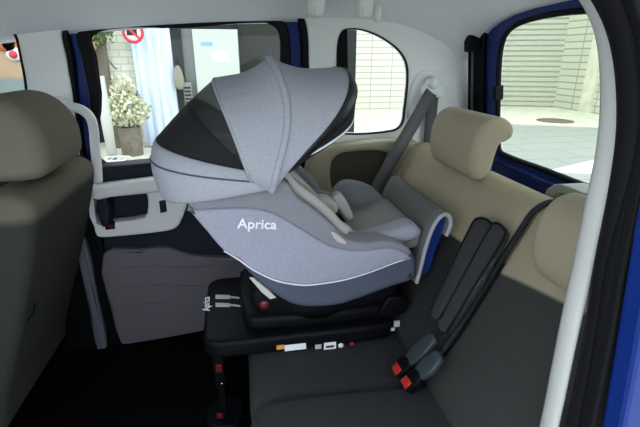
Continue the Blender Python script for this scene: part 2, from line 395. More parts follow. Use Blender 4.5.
# wall unit and hanging bag left of cabinet
ac = empty('wall_unit', (sx(186), SY - .1, sz(95)), 'small louvred grey box fixed to the dark post beside the steel cabinet', 'wall unit')
box('housing', sx(182), sx(190), SY - .22, SY - .1, sz(104), sz(82), mat('mid_grey_plastic', (.22, .23, .2), .6), ac, bevel=.01)
for i in range(5):
    z = sz(102) + (sz(84) - sz(102)) * i / 5
    box('louvre', sx(182.6), sx(189.4), SY - .235, SY - .215, z, z + .03, M['dark'], ac, bevel=.003)
bgx = (sx(176.5) + sx(180)) / 2
hb = empty('hanging_bag', (bgx, SY - .2, sz(75)), 'pale bag hanging on the dark post beside the blue sheet', 'bag')
soft('pouch', [(bgx - .05, sz(87)), (bgx + .06, sz(88)), (bgx + .08, sz(78)), (bgx + .03, sz(66)), (bgx - .03, sz(66)), (bgx - .08, sz(76))], SIDE, SY - .26, SY - .11, .05, mat('tan_bag_cloth', (.26, .24, .18), .8), hb)
tube('strap', spline([(bgx - .05, SY - .18, sz(67)), (bgx - .03, SY - .16, sz(58)), (bgx + .03, SY - .16, sz(58)), (bgx + .06, SY - .18, sz(67))], 6, False), .014, M['dark'], hb)
# round prohibition sign
rs = P(133, 32.5, 'Y', SY - .5); R_ = .155
fs = Fr((rs.x, SY - .5, rs.z), (1, 0, 0), (0, 0, 1), (0, 1, 0))
ps = empty('round_sign', (rs.x, SY - .5, rs.z), 'round white sign with a red ring and slash above the bush', 'sign')
lathe('disc', [(.01, -.004), (R_, -.004), (R_, .006), (.01, .006)], (0, 0), M['paper'], ps, fr=fs)
ring = bmesh.new(); tube_into(ring, [fs(math.cos(a) * (R_ - .018), math.sin(a) * (R_ - .018), -.006) for a in [2 * math.pi * i / 32 for i in range(32)]], .022, n=8, closed=True, ry=.006, up=(0, 1, 0)); obj('ring', ring, M['signred'], ps)
box('slash', -.13, .13, -.017, .017, -.014, -.006, M['signred'], ps, bevel=.002, fr=Fr(fs.o, (.707, 0, -.707), (.707, 0, .707), (0, 1, 0)))
box('pictogram', -.09, .06, -.04, .045, -.011, -.005, M['dark'], ps, bevel=.01, fr=fs)
box('bracket', -.20, -.16, .10, .16, .0, .515, M['dark'], ps, bevel=.006, fr=fs)
box('bracket_plate', -.20, .07, .10, .18, .006, .03, M['dark'], ps, bevel=.004, fr=fs)
# planter with pale bush
def leaves_into(bm, c, rad, n, size, flat=.3):
    for _ in range(n):
        d = Vector((random.gauss(0, 1), random.gauss(0, 1), random.gauss(0, 1))).normalized() * random.random() ** .45
        p = Vector(c) + Vector((d.x * rad[0], d.y * rad[1], d.z * rad[2]))
        u = Vector((random.gauss(0, 1), random.gauss(0, 1), random.gauss(0, 1) + .5)).normalized()
        v = u.cross(Vector((random.gauss(0, 1), random.gauss(0, 1), random.gauss(0, 1)))).normalized()
        s = size * random.uniform(.6, 1.3)
        q = [p, p + u * s * .5 + v * s * flat, p + u * s, p + u * s * .5 - v * s * flat]
        bm.faces.new([bm.verts.new(t) for t in q])
bx = sx(119, 7.3)
bu = empty('potted_bush', (bx, 7.3, GZ), 'pale leafy bush in a wooden planter by the shop pier', 'potted plant')
zp = P(119, 127, 'Y', 7.3).z; zb = GZ; hw = (sx(131, 7.3) - sx(107, 7.3)) / 2
pl = lathe('planter', [(hw * .9, zb), (hw * .95, zb + .03), (hw, zp), (hw * .88, zp), (hw * .86, zp - .05)], (bx, 7.3), M['wood'], bu, n=18)
for i in range(3): tube('stem', spline([(bx + .05 * (i - 1), 7.3, zp - .06), (bx + .1 * (i - 1), 7.3 + .03 * i, zp + .25), (bx + .2 * (i - 1), 7.3, zp + .55)], 5, False), .012, M['wood'], bu)
bm = bmesh.new(); leaves_into(bm, (bx + .02, 7.3, zp + .27), (.33, .28, .30), 900, .085); leaves_into(bm, (bx + .02, 7.3, zp + .58), (.2, .2, .2), 200, .08)
obj('foliage', bm, M['leafpale'], bu, smooth=False)
hp = P(101, 40, 'Y', 7.45)
hpl = empty('climbing_plant', (hp.x, 7.45, hp.z), 'green leafy plant on the brown pier above the planter', 'plant')
bm = bmesh.new(); leaves_into(bm, (hp.x, 7.45, hp.z + .1), (.2, .16, .2), 150, .12, .2); obj('foliage', bm, M['leaf'], hpl, smooth=False)
tube('stem', spline([(hp.x + .05, 7.9, hp.z - .42), (hp.x + .05, 7.75, hp.z - .4), (hp.x + .02, 7.5, hp.z - .2), (hp.x, 7.45, hp.z + .15)], 5, False), .012, M['wood'], hpl)
aw = P(94, 48, 'Y', 7.7)
plate('sloping_board', XZ([(82, 38), (102, 37), (91, 57), (82, 62)], 7.8), [], SIDE, 7.78, 7.895, M['tan'], bev=.01, so=0)
tag(bpy.data.objects['sloping_board'], 'tan sloping board at the top left of the sliding door window', 'board')
q = P(103, 100, 'Y', 6.7); q2 = P(104, 148, 'Y', 6.7); q1 = P(100, 76, 'Y', 6.7)
bo = lathe('wrapped_pole', [(.02, GZ), (.06, GZ), (.075, q2.z + .3), (.07, q1.z), (.02, q1.z)], (q.x, 6.7), M['silver'], n=12)
tag(bo, 'short white wrapped pole standing left of the pale bush', 'pole')
rk = empty('wire_rack', (sx(116, 6.6), 6.5, GZ), 'low white wire rack on the ground before the planter', 'rack')
x0, x1 = P(104, 155, 'Y', 6.6).x, P(131, 155, 'Y', 6.6).x
for yy in (6.3, 6.6):
    tube('hoop', spline([(x0, yy, GZ), (x0, yy, GZ + .12), (x0 + .03, yy, GZ + .15), (x1 - .03, yy, GZ + .15), (x1, yy, GZ + .12), (x1, yy, GZ)], 3, False), .010, M['white'], rk)
for i in range(4):
    x = x0 + .04 + (x1 - x0 - .08) * i / 3; tube('rail', [(x, 6.3, GZ + .15), (x, 6.6, GZ + .15)], .007, M['white'], rk)
# what the front door window shows
fx = P(12, 60, 'Y', 7.4).x
sb = empty('signboard', (fx, 7.4, 1.0), 'brown signboard with orange and red discs seen past the front headrest', 'signboard')
box('board', fx - .8, fx + .45, 7.42, 7.5, .8, 2.2, M['tan'], sb, bevel=.01)
def disc(name, px, py, r, m): 
    p = P(px, py, 'Y', 7.4); lathe(name, [(.005, -.015), (r, -.015), (r, .03), (.005, .03)], (0, 0), m, sb, fr=Fr((p.x, 7.4, p.z), (1, 0, 0), (0, 0, 1), (0, 1, 0)), n=20)
mo = mat('faded_orange', (.55, .16, .07), .6)
disc('orange_disc', 3, 40, .16, mo); disc('orange_disc', 9, 44, .09, mo)
disc('white_disc', 14, 54, .10, M['paper']); 
disc('red_disc', 14, 54.5, .055, M['signred'])
for o in sb.children:
    if o.name.startswith('red_disc'): o.location.y -= .02
bm = bmesh.new(); box_into(bm, fx - 3, fx + .55, 6.7, 7.0, GZ, .82); struct(obj('wall_street_low', bm, M['silvergrey'], smooth=False))
pb = [v for v in ((fx - .5, 7.46), (fx + .3, 7.46))]
for x, y in pb: tube('post', [(x, y, GZ), (x, y, .82)], .03, M['dark'], sb)

# ================================================================== THE CAR BODY
WY = 1.62
# dashboard end of the cabin
bm = bmesh.new(); box_into(bm, -1.6, -1.5, .40, 1.66, 0, .82); struct(obj('wall_front', bm, M['navy'], smooth=False))
# floor
bm = bmesh.new(); box_into(bm, -1.6, 1.0, .40, 1.70, -.10, 0); struct(obj('floor', bm, M['carpet'], smooth=False))
# headliner
def ze(x): return 1.226 - .07 * (x - .25) ** 2 if x < .25 else 1.226 - .07 * (x - .25) ** 2
rows_l, rows_u = [], []
xs = [-1.5, -1.2, -.9, -.6, -.3, 0, .25, .45, .58, .68, .76, .82, .872]
for x in xs:
    e = ze(x); dr = 0 if x < .5 else min(1, (x - .5) / .355) ** 2.0
    prof = [(1.66, e - .012), (1.625, e), (1.60, e + .018), (1.56, e + .045), (1.49, e + .075), (1.36, e + .10), (1.15, e + .115), (.9, e + .115), (.65, e + .10), (.52, e + .07), (.45, e + .03), (.42, e + .0)]
    prof = [(y, z + (rz - z) * dr) for (y, z), rz in zip(prof, (1.06, 1.08, 1.10, 1.145, 1.188, 1.225, 1.234, 1.236, 1.236, 1.23, 1.22, 1.21))]
    rows_l.append([Vector((x, y, z)) for y, z in prof])
o = grid('ceiling', rows_l, M['head'], sub=1); struct(o)
s = o.modifiers.new('thickness', 'SOLIDIFY'); s.thickness = .05; s.offset = -1
bpy.context.view_layer.update()
zs = [p.normal.z for p in o.data.polygons]
if sum(zs) > 0: s.offset = 1
# ---- far side (the wall with the child seat in front of it)
hole_door = XZ([(65, 26), (180, 17), (296, 11), (306, 22), (309, 60), (309, 150), (300, 262), (285, 305), (235, 329), (122, 347), (110, 330), (98, 260), (80, 160), (71, 90), (66, 60)], WY)
blue_out = XZ([(70, 28), (180, 19), (291, 14), (300, 24), (303, 60), (303, 150), (294, 258), (280, 298), (233, 323), (127, 341), (118, 325), (106, 260), (84, 165), (75, 95), (72, 60)], WY)
black_out = XZ([(77, 30), (180, 22), (278, 17.5), (288, 27), (291, 60), (291, 150), (284, 250), (270, 290), (230, 318), (132, 335), (124, 320), (112, 260), (95, 165), (87, 95), (80, 60)], WY)
win = XZ([(88.5, 32), (180, 25), (262, 20.5), (275, 23.5), (282, 34), (283, 60), (278, 148), (104, 168), (96, 95), (91, 60)], WY)
qwin = XZ([(338, 60), (340, 38), (346, 30), (368, 32), (392, 45), (404, 59), (407, 75), (404, 108), (401, 124), (392, 130), (347, 133), (339, 127)], WY)
fwin = XZ([(-60, 34), (4, 29), (13, 34), (18, 50), (25, 92), (24, 150), (-70, 160)], WY)
outer = [(-1.55, -.05), (.95, -.05), (.95, .5), (.916, .74), (.89, .94), (.86, 1.16), (.85, 1.30), (-1.55, 1.30)]
struct(plate('wall_far', outer, [hole_door, qwin, fwin], SIDE, WY, WY + .03, M['trim'], bev=.008, so=0, sh=5))
# front door lower trim and window
struct(plate('trim_front_door', XZ([(-90, 150), (30, 158), (44, 175), (60, 240), (70, 345), (-120, 345)], 1.60), [], SIDE, 1.585, 1.625, M['navy'], bev=.01, so=0))
w2 = struct(plate('window_2', [(p[0], p[1]) for p in fwin], [], SIDE, WY + .025, WY + .029, M['glass'], bev=.001, sh=5, so=5))
struct(plate('trim_front_window_seal', XZ([(-60, 30), (3, 26), (15, 32), (20.5, 50), (28, 94), (27, 155), (-70, 165)], WY), [fwin], SIDE, WY - .004, WY + .012, M['black'], bev=.003, so=5, sh=5))
# quarter window
struct(plate('trim_quarter_window_seal', XZ([(336.5, 60), (338.5, 37), (345.4, 28.8), (368.5, 30.8), (393, 44), (405.3, 58.3), (408.5, 75), (405.5, 108.6), (402.3, 125), (392.5, 131.5), (346.5, 134.5), (337.5, 128)], WY), [qwin], SIDE, WY - .005, WY + .015, M['black'], bev=.003, so=5, sh=5))
struct(plate('trim_quarter_window_band', XZ([(337, 38), (346, 29), (348.5, 30), (347.5, 131), (340, 131), (337, 126)], WY), [], SIDE, WY + .015, WY + .022, M['plastic'], bev=.002, so=3))
struct(plate('window_3', qwin, [], SIDE, WY + .022, WY + .026, M['glass'], bev=.001, so=5))
# far sliding door
dr = empty('door_1', (-.2, WY, 0)); struct(dr)
plate('door_seal', hole_door, [blue_out], SIDE, WY + .005, WY + .045, M['black'], dr, bev=.006, so=5, sh=5)
plate('painted_frame', blue_out, [black_out], SIDE, WY + .03, WY + .06, M['blue'], dr, bev=.006, so=5, sh=5)
plate('window_frame', black_out, [win], SIDE, WY + .02, WY + .05, M['black'], dr, bev=.006, so=5, sh=5)
plate('inner_panel', XZ([(97, 178), (160, 170), (290, 148), (296, 250), (280, 298), (234, 322), (127, 341), (116, 320), (104, 250)], 1.60), [], SIDE, 1.60, 1.66, M['navy'], dr, bev=.006, so=0)
soft('window_sill', XZ([(99, 167), (160, 161), (284, 144), (286, 160), (160, 176), (97, 187)], 1.58), SIDE, 1.565, 1.66, .012, M['navy'], dr, smooth_out=0)
aro = XZ([(92, 186), (98, 183), (160, 175), (183, 172), (190, 178), (189, 196), (184, 214), (177, 226), (165, 230), (106, 236), (98, 234), (95, 222)], 1.57)
arh = XZ([(96, 198), (110, 194), (144, 191.5), (148, 195), (148, 211), (144, 216), (112, 221), (98, 222)], 1.57)
plate('armrest_panel', aro, [arh], SIDE, 1.55, 1.605, M['trimw'], dr, bev=.010, so=4, sh=3)
soft('armrest_ledge', XZ([(93, 186), (98, 184), (160, 175.5), (168, 176), (168, 188), (160, 190), (113, 195), (95, 197)], 1.55), SIDE, 1.515, 1.56, .014, M['trimw'], dr, smooth_out=3)
soft('pull_handle', XZ([(97, 198), (107, 196), (110, 224), (102, 226)], 1.54), SIDE, 1.53, 1.60, .012, M['navy'], dr, smooth_out=3)
soft('lock_catch', XZ([(105, 223), (114, 222), (115, 228.5), (106, 229.5)], 1.545), SIDE, 1.538, 1.56, .003, M['plastic'], dr, smooth_out=0)
box('lock_mark', *[v for v in (P(108, 226, 'Y', 1.537).x, P(113, 226, 'Y', 1.537).x)], 1.534, 1.540, P(110, 228, 'Y', 1.537).z, P(110, 225, 'Y', 1.537).z, M['darkred'], dr, bevel=.001)
sw = soft('window_switch', XZ([(159, 201), (165.5, 200), (167, 211.5), (160.5, 213)], 1.548), SIDE, 1.543, 1.56, .004, M['navy'], dr, smooth_out=0)
soft('lower_panel', XZ([(104, 253), (140, 249), (160, 246.5), (172, 248), (190, 254.5), (226, 257), (262, 258), (262, 290), (232, 321), (128, 343), (121, 341), (112, 310)], 1.585), SIDE, 1.572, 1.61, .010, M['doorlow'], dr, smooth_out=3)
for i, yy in enumerate((268, 287, 306)):
    tube('crease', spline([P(110 + i * 4, yy + 2, 'Y', 1.571), P(150, yy - 2, 'Y', 1.571), P(195, yy - 1, 'Y', 1.571), P(250, yy - 8, 'Y', 1.571)], 6, False), [.0005] + [.0028] * 17 + [.0005], M['doorlow'], dr)
struct(plate('window_1', win, [], SIDE, WY + .040, WY + .044, M['glass'], bev=.001, so=5))
# B pillar
bp = empty('trim_b_pillar', (-.55, WY, 0)); struct(bp)
plate('lower_trim', XZ([(62, 150), (84, 158), (92, 178), (104, 250), (121, 345), (140, 352), (60, 352), (50, 250)], 1.60), [], SIDE, 1.585, 1.622, M['plastic'], bp, bev=.008, so=0)
soft('grey_strip', XZ([(77, 242), (85, 238), (98, 300), (107, 346), (99, 352), (90, 310)], 1.575), SIDE, 1.565, 1.60, .008, M['greystrip'], bp, smooth_out=3)
gp_ = [(58, 101), (64, 106), (72, 107), (82, 110), (90, 117), (93.5, 128), (95, 145), (97, 165), (98, 182)]
gpt = [P(a, b, 'Y', 1.56 - .05 * math.sin(min(1, i / 5) * math.pi / 2)) for i, (a, b) in enumerate(gp_)]
ag = empty('assist_grip', (gpt[0].x, 1.58, gpt[0].z), 'pale curved assist grip on the pillar behind the front headrest', 'grab handle')
tube('grip', spline(gpt, 6, False), .015, M['trimw'], ag, n=12)
soft('mount', XZ([(52, 98), (66, 100), (72, 112), (68, 122), (58, 118)], 1.60), SIDE, 1.55, 1.625, .01, M['trimw'], ag)
mc = P(67, 113, 'Y', 1.55)
lathe('screw_cap', [(.002, -.004), (.010, -.004), (.012, .004), (.012, .012)], (0, 0), M['trim'], ag, fr=Fr((mc.x, 1.55, mc.z), (1, 0, 0), (0, 0, 1), (0, 1, 0)), n=14)
# quarter trim below the small window
pk = XZ([(331, 165), (338, 155), (352, 152), (378, 151), (389, 156), (388, 172), (380, 192), (340, 196), (332, 188)], 1.55)
struct(plate('trim_quarter_lower', XZ([(309, 158), (318, 150), (350, 144), (398, 140), (425, 145), (440, 160), (445, 330), (300, 330)], 1.55), [pk], SIDE, 1.54, 1.62, M['beigetrim'], bev=.015, so=3, sh=3))
struct(plate('trim_quarter_pocket', XZ([(325, 150), (395, 145), (395, 200), (325, 205)], 1.6), [], SIDE, 1.595, 1.619, mat('dark_olive_pocket', (.075, .066, .045), .8), bev=.003, so=0))
# raised guide panel behind the belt anchor
soft('trim_belt_panel', XZ([(416, 76), (450, 75), (457, 90), (458, 150), (440, 160), (412, 140)], 1.61), SIDE, 1.611, 1.63, .009, M['trim'])['kind'] = 'structure'
# ---- tailgate
H0 = Vector((.857, 0, 1.2)); HD = Vector((.065, 0, -.5)).normalized(); HN = Vector((HD.z, 0, -HD.x))
if HN.x > 0: HN = -HN                                       # into the cabin
HF = Fr(H0, (0, 1, 0), -HD, -HN)                            # (y, up along the tailgate), depth outward
def HP(pts): 
    out = []
    for a, b in pts:
        r = PN(a, b, H0, HN) - H0; out.append((r.y, r.dot(-HD)))
    return out
tg = empty('door_2', (.97, 1.0, .5)); struct(tg)
NEARY = .50
hw_ = HP([(606, 9), (560, 13), (527, 20), (510, 28), (502, 39), (498, 58), (496.5, 100), (497, 148), (503, 155), (545, 171), (588, 188)])
zt, zb_ = hw_[0][1], hw_[-1][1]
hwin = [(NEARY + .12, zt + .0), *hw_, (NEARY + .12, zb_ + .005)]
hb = HP([(600, -9), (560, -3), (520, 7), (498, 17), (487, 32), (485, 58), (485, 100), (485, 158)])
hblue = [(NEARY + .03, hb[0][1] + .01), *hb, (hb[-1][0], -.85), (NEARY + .03, -.85)]
ho = HP([(585, -8), (555, -3), (515, 7), (494, 17), (478, 34), (474, 58), (471, 100), (469, 160)])
hout = [(NEARY - .06, ho[0][1] + .012), *ho, (ho[-1][0], -.9), (NEARY - .06, -.9)]
struct(plate('trim_tailgate_seal', hout, [hblue], HF, -.010, .02, M['black'], bev=.006, so=3, sh=3))
plate('painted_frame', hblue, [hwin], HF, .004, .020, M['blue'], tg, bev=.006, so=3, sh=3)
sl = HF
bm = bmesh.new(); pts = [sl(a, b, .006) for a, b in spline(hwin, 4)]
tube_into(bm, pts, .009, n=8, closed=True); obj('window_seal', bm, M['black'], tg)
tube('lower_ridge', [sl(*HP([(497, 160)])[0], .006), sl(*HP([(545, 182)])[0], .004), sl(*HP([(590, 201)])[0], .004)], .012, M['blue'], tg)
hs = HP([(479, 42)])[0]
box('hinge', hs[0] - .022, hs[0] + .022, hs[1] - .03, hs[1] + .03, -.05, .0, M['black'], tg, bevel=.008, fr=HF)
hs = [sl(*HP([(478, 50)])[0], -.03), sl(*HP([(476, 100)])[0], -.025), sl(*HP([(475, 150)])[0], -.02)]
tube('gas_strut', hs, .008, M['plastic'], tg)
hs2 = [p + Vector((-.004, -.022, 0)) for p in hs]
tube('cable', hs2, .004, M['greystrip'], tg)
q = HP([(497, 93)])[0]
box('bump_stop', q[0] - .01, q[0] + .012, q[1] - .025, q[1] + .025, -.012, .02, M['black'], tg, bevel=.004, fr=HF)
struct(plate('window_4', hwin, [], HF, .021, .024, M['glassb'], bev=.001, so=3))
# ---- near side: the body round the open doorway the camera looks through
NY = .36
nb_ = [(700, -60), (690, 40), (668, 120), (640, 190), (628, 255), (616, 330), (600, 427), (590, 480)]
nb_w = XZ(nb_, NY)
near_out = [(-1.55, -.35), (.96, -.35), (.95, .5), (.916, .74), (.86, 1.16), (.85, 1.32), (-1.55, 1.32)]
hole_near = [(-.44, 1.24), (.30, 1.24)] + nb_w + [(.50, .1), (.46, .02), (-.44, .02)]
near_q = [(.62, .80), (.84, .80), (.82, 1.05), (.74, 1.1), (.64, 1.1)]
near_f = [(-1.4, .75), (-.66, .75), (-.62, 1.1), (-1.2, 1.1)]
struct(plate('wall_near', near_out, [hole_near, near_f], SIDE, NY - .03, NY, M['blue'], bev=.006, so=0, sh=3))
sp = [(560, -70), (596, -40), (622, 0), (635, 40), (640, 90), (638, 140), (628, 200), (613, 270), (601, 340), (583, 427), (573, 470), (556, 560)]
spw = [P(a, b, 'Y', .395) for a, b in sp]
struct(tube('trim_door_seal', spline(spw, 5, False), .0205, M['black'], n=14))
sp2 = [(a + 10 + max(0, 260 - b) * .05, b) for a, b in sp]
struct(tube('trim_outer_seal', spline([P(a, b, 'Y', .378) for a, b in sp2], 5, False), .018, M['black'], n=12))
flange = XZ([(a + 36, b) for a, b in sp], .372)
struct(plate('trim_door_flange', [(.62, 1.35), (.45, 1.35)] + XZ([(a + 2, b) for a, b in sp], .372) + list(reversed(XZ([(a + 25 + max(0, (250 - b) * .35), b) for a, b in sp], .372))), [], SIDE, .362, .376, M['black'], bev=.003, so=0))
wp = [(545, -70), (570, -35), (594, 0), (607, 30), (612, 67), (612, 110), (607, 155), (597.5, 200), (583, 268), (570, 325), (549, 427), (538, 470), (520, 560)]
struct(tube('trim_door_edge', spline([P(a, b, 'Y', .43) for a, b in wp], 5, False), .0072, M['edge'], n=12, ry=.016, up=(0, 1, 0)))
# panel that closes the near rear quarter behind that edge
struct(plate('trim_near_quarter', [(.50, 0), (.94, 0), (.90, .7), (.84, 1.2), (.44, 1.2), (.46, .9)], [near_q], SIDE, .382, .40, M['trim'], bev=.004, so=0, sh=3))
# ceiling grab handle
gh = empty('grab_handle', (.33, 1.5, 1.28), 'pale grab handle with two ends on the headliner above the child seat', 'grab handle')
for a, b in ((317, 6), (365, 7)):
    q = P(a, b - 2, 'Y', 1.47)
    soft('end_mount', [(q.x - .02, q.z - .028), (q.x, q.z - .038), (q.x + .021, q.z - .028), (q.x + .022, q.z + .05), (q.x - .012, q.z + .05)], SIDE, 1.455, 1.53, .012, M['trim'], gh)
a, b = P(317, -6, 'Y', 1.455), P(365, -5, 'Y', 1.455)
tube('grip', spline([(a.x, 1.455, a.z), (a.x + .02, 1.42, a.z + .005), (b.x - .02, 1.42, b.z + .005), (b.x, 1.455, b.z)], 6, False), .011, M['trim'], gh)
a = P(378, 12, 'Y', 1.50)
lathe('coat_hook', [(.004, -.02), (.012, -.018), (.013, .03)], (0, 0), M['trim'], gh, fr=Fr((a.x, 1.5, a.z), (1, 0, 0), (0, 1, 0), (0, 0, -1)), n=12)

# ================================================================== REAR BENCH
BA, BB = Vector((.40, 0, .36)), Vector((.62, 0, .80)); BD = (BB - BA).normalized(); BN = Vector((-BD.z, 0, BD.x))
def BP(x, y, off=0): return PN(x, y, BA + BN * off, BN)
BF = Fr(BA, (0, 1, 0), BD, BN)                               # (y, up the backrest), depth toward the front
def bench(name, y0, y1, m, label, dz, parts):
    t = empty(name, ((.3), (y0 + y1) / 2, 0), label, 'car seat')
    soft('cushion', [(-.025, .30), (-.012, .345 + dz), (.03, .362 + dz), (.2, .362 + dz), (.38, .352 + dz), (.46, .34 + dz), (.46, .22), (.05, .20), (-.01, .22)], SIDE, y0, y1, .035, M['tweed'], t, smooth_out=4, k=5)
    soft('backrest', [(.405, .335), (.395, .38), (.455, .47), (.545, .655), (.593, .75), (.612, .785), (.645, .803), (.685, .797), (.715, .765), (.65, .58), (.53, .30), (.46, .28)], SIDE, y0, y1, .024, m, t, smooth_out=4, k=5)
    box('base', .05, .50, y0 + .03, y1 - .03, 0, .215, M['carpet'], t, bevel=.01)
    return t
far = bench('rear_bench', .802, 1.52, M['tweed_far'], 'wide rear bench section with raised beige headrest that carries the child seat', -.013, None)
near = bench('rear_bench', .445, .786, M['tweed_near'], 'narrow rear seat section nearest the doorway with a lowered beige headrest', .014, None)
def headrest(parent, y0, y1, dx, dz):
    out = [(.588, .80), (.574, .85), (.579, .91), (.600, .944), (.635, .957), (.665, .949), (.684, .928), (.682, .905), (.667, .894), (.652, .888), (.643, .86), (.634, .815), (.614, .793)]
    h = soft('headrest', [(x + dx, z + dz) for x, z in out], SIDE, y0, y1, .019, M['beige'], parent, smooth_out=4, k=5)
    for y in (y0 + .07, y1 - .07):
        p = tube('headrest_post', [(.660 + dx, y, .90 + dz), (.660 + dx, y, .76 + min(0, dz))], .006, M['chrome'], h)
        p.parent = h; p.location = (0, 0, 0)
    return h
headrest(far, 1.0, 1.28, .0, .0)
headrest(near, .43, .69, -.035, -.095)
bk = [(.401, .385), (.452, .472), (.543, .655), (.590, .75), (.610, .784), (.645, .803), (.683, .797)]
tube('edge_binding', spline([(x + .008, .7955, z - .003) for x, z in bk], 4, False), .0068, M['tweed'], far, n=8)
# post collars on top of the wide backrest
for y in (1.075, 1.205):
    lathe('post_collar', [(.006, .79), (.016, .79), (.016, .808), (.008, .811)], (.660, y), M['plastic'], far, n=14)
q = BP(455, 397, .0)
cf = Fr(q, (0, 1, 0), BD, BN)
lathe('fold_button', [(.002, .004), (.007, .0045), (.009, .002), (.009, -.01)], (0, 0), M['plastic'], near, fr=cf, n=14)
# centre armrest folded up against the backrest
am = empty('centre_armrest', BP(450, 290, 0), 'charcoal tweed armrest folded upright between the two bench sections', 'armrest')
def bpts(l, off):
    out = []
    for a, b in l:
        r = BP(a, b, off) - BA; out.append((r.y, r.dot(BD)))
    return out
soft('outer_pad', bpts([(473, 222), (478, 218), (487, 219.5), (491, 224), (437, 319), (430, 311)], .036), BF, .018, .038, .008, M['tweed_arm'], am, smooth_out=2, k=4)
soft('inner_pad', bpts([(492, 224.5), (497, 223), (503, 227), (505, 235), (447, 332), (437, 321)], .036), BF, .018, .038, .008, M['tweed_arm'], am, smooth_out=2, k=4)
for l in ([(430, 311), (452, 266), (473, 222), (478, 218), (487, 219.5), (491.5, 224)], [(440, 319), (465, 273), (492, 224.5), (497, 223), (503, 227), (505, 235), (476, 283), (447, 332)]):
    tube('edge_piping', spline([BP(a, b, .038) for a, b in l], 4, False), .0028, M['black'], am, n=8)
# grey bracket behind the near headrest
br = empty('seat_release_bracket', (.70, .78, .84), 'grey-green plastic bracket on the ledge behind the lowered headrest', 'bracket')
brp = [P(a, b, 'X', .74) for a, b in [(550, 196), (560, 184), (575, 186), (590, 192), (606, 196), (606, 204), (588, 199), (566, 193), (560, 201)]]
soft('plate', [(p.y, p.z) for p in brp], BACK, .72, .79, .006, mat('grey_green_plastic', (.22, .24, .20), .5), br, smooth_out=2)
tube('foot', [(.755, brp[0].y - .02, brp[0].z - .01), (.755, brp[0].y - .03, .78)], .01, M['plastic'], br)

# buckles between the sections
def buckle(label, red, s0, s1, off):
    p = BP(*red, off); t = empty('seat_belt_buckle', p, label, 'buckle', None)
    a, b = BP(*s0, off), BP(*s1, off - .01)
    d = (a - b).normalized(); fy = Vector((0, 1, 0)); n = d.cross(fy).normalized()
    if n.x > 0: n = -n
    wv = fy
    f = Fr(a, wv, d, n)
    soft('stalk', [(-.017, -.004), (.017, -.004), (.017, -(a - b).length), (-.017, -(a - b).length)], f, -.006, .010, .005, M['buckgrey'], t, smooth_out=2)
    soft('head', [(-.020, -.012), (.020, -.012), (.021, .022), (.017, .036), (-.017, .036), (-.021, .022)], f, -.009, .013, .005, M['plastic'], t, smooth_out=2)
    soft('release_button', [(-.014, .012), (.014, .012), (.014, .034), (-.014, .034)], f, .008, .017, .002, M['red'], t, smooth_out=0)
    return t
buckle('dark seat belt buckle with red button, farther of the pair beside the armrest foot', (399, 373), (407, 365), (434, 338), .052)
buckle('dark seat belt buckle with red button, nearer of the pair below the armrest foot', (407, 384), (417, 378), (440, 356), .058)

# ================================================================== SEAT BELT on the far rear pillar
sb2 = empty('rear_seat_belt', (.70, 1.58, .98), 'grey rear seat belt hanging from the anchor on the far pillar', 'seat belt')
a0 = P(433, 93, 'Y', 1.575); pts = [P(*q_, 'Y', y) for q_, y in (((432, 91), 1.575), ((412, 126), 1.53), ((392, 160), 1.49), ((370, 200), 1.46), ((352, 232), 1.42))]
strap('shoulder_strap', spline(pts, 4, False), .050, Vector((.87, .05, -.49)).normalized(), .003, M['belt'], sb2)
pts = [P(*q_, 'Y', y) for q_, y in (((433, 92), 1.588), ((431, 115), 1.59), ((429, 146), 1.59), ((428, 175), 1.59))]
strap('lower_strap', spline(pts, 4, False), .046, (1, 0, .05), .003, M['belt'], sb2)
c = P(434, 88, 'Y', 1.575)
soft('anchor_plate', XZ([(423, 92), (426, 83), (433, 81), (441, 83), (445, 90), (444, 97), (438, 98), (433, 95), (427, 97)], 1.575), SIDE, 1.572, 1.60, .008, M['trimw'], sb2)
ck = P(434, 83, 'Y', 1.565)
lathe('bolt_cover', [(.004, -.016), (.017, -.013), (.023, 0), (.023, .03)], (0, 0), M['white'], sb2, fr=Fr((ck.x, 1.572, ck.z), (1, 0, 0), (0, 0, 1), (0, 1, 0)), n=18)

# ================================================================== FRONT SEAT
fs_ = empty('front_seat', (-.75, 1.25, 0), 'grey front seat with beige headrest at the left, its back to the child seat', 'car seat')
soft('backrest', [(-.480, .775), (-.494, .70), (-.560, .50), (-.665, .22), (-.685, .15), (-.80, .14), (-.85, .25), (-.72, .55), (-.655, .73), (-.62, .785), (-.57, .806), (-.51, .804)], SIDE, 1.01, 1.47, .028, M['front'], fs_, smooth_out=4, k=6)
soft('cushion', [(-1.25, .25), (-1.22, .36), (-.95, .35), (-.80, .32), (-.78, .2), (-1.2, .18)], SIDE, 1.03, 1.47, .05, M['olive'], fs_)
box('base', -1.15, -.80, 1.07, 1.43, 0, .19, M['carpet'], fs_, bevel=.01)
h = soft('headrest', [(-.655, .85), (-.65, .95), (-.62, 1.0), (-.565, 1.018), (-.505, 1.0), (-.462, .945), (-.455, .88), (-.468, .84), (-.50, .823), (-.60, .823)], SIDE, 1.07, 1.35, .040, M['taupe'], fs_, smooth_out=4, k=6)
for y in (1.16, 1.28):
    p = tube('headrest_post', [(-.535, y, .84), (-.54, y, .79)], .007, M['chrome'], fs_)
tube('pocket_slit', spline([P(35, 303, 'Y', 1.009), P(33, 313, 'Y', 1.009), P(27, 321, 'Y', 1.009)], 5, False), .003, M['plastic'], fs_, n=6)

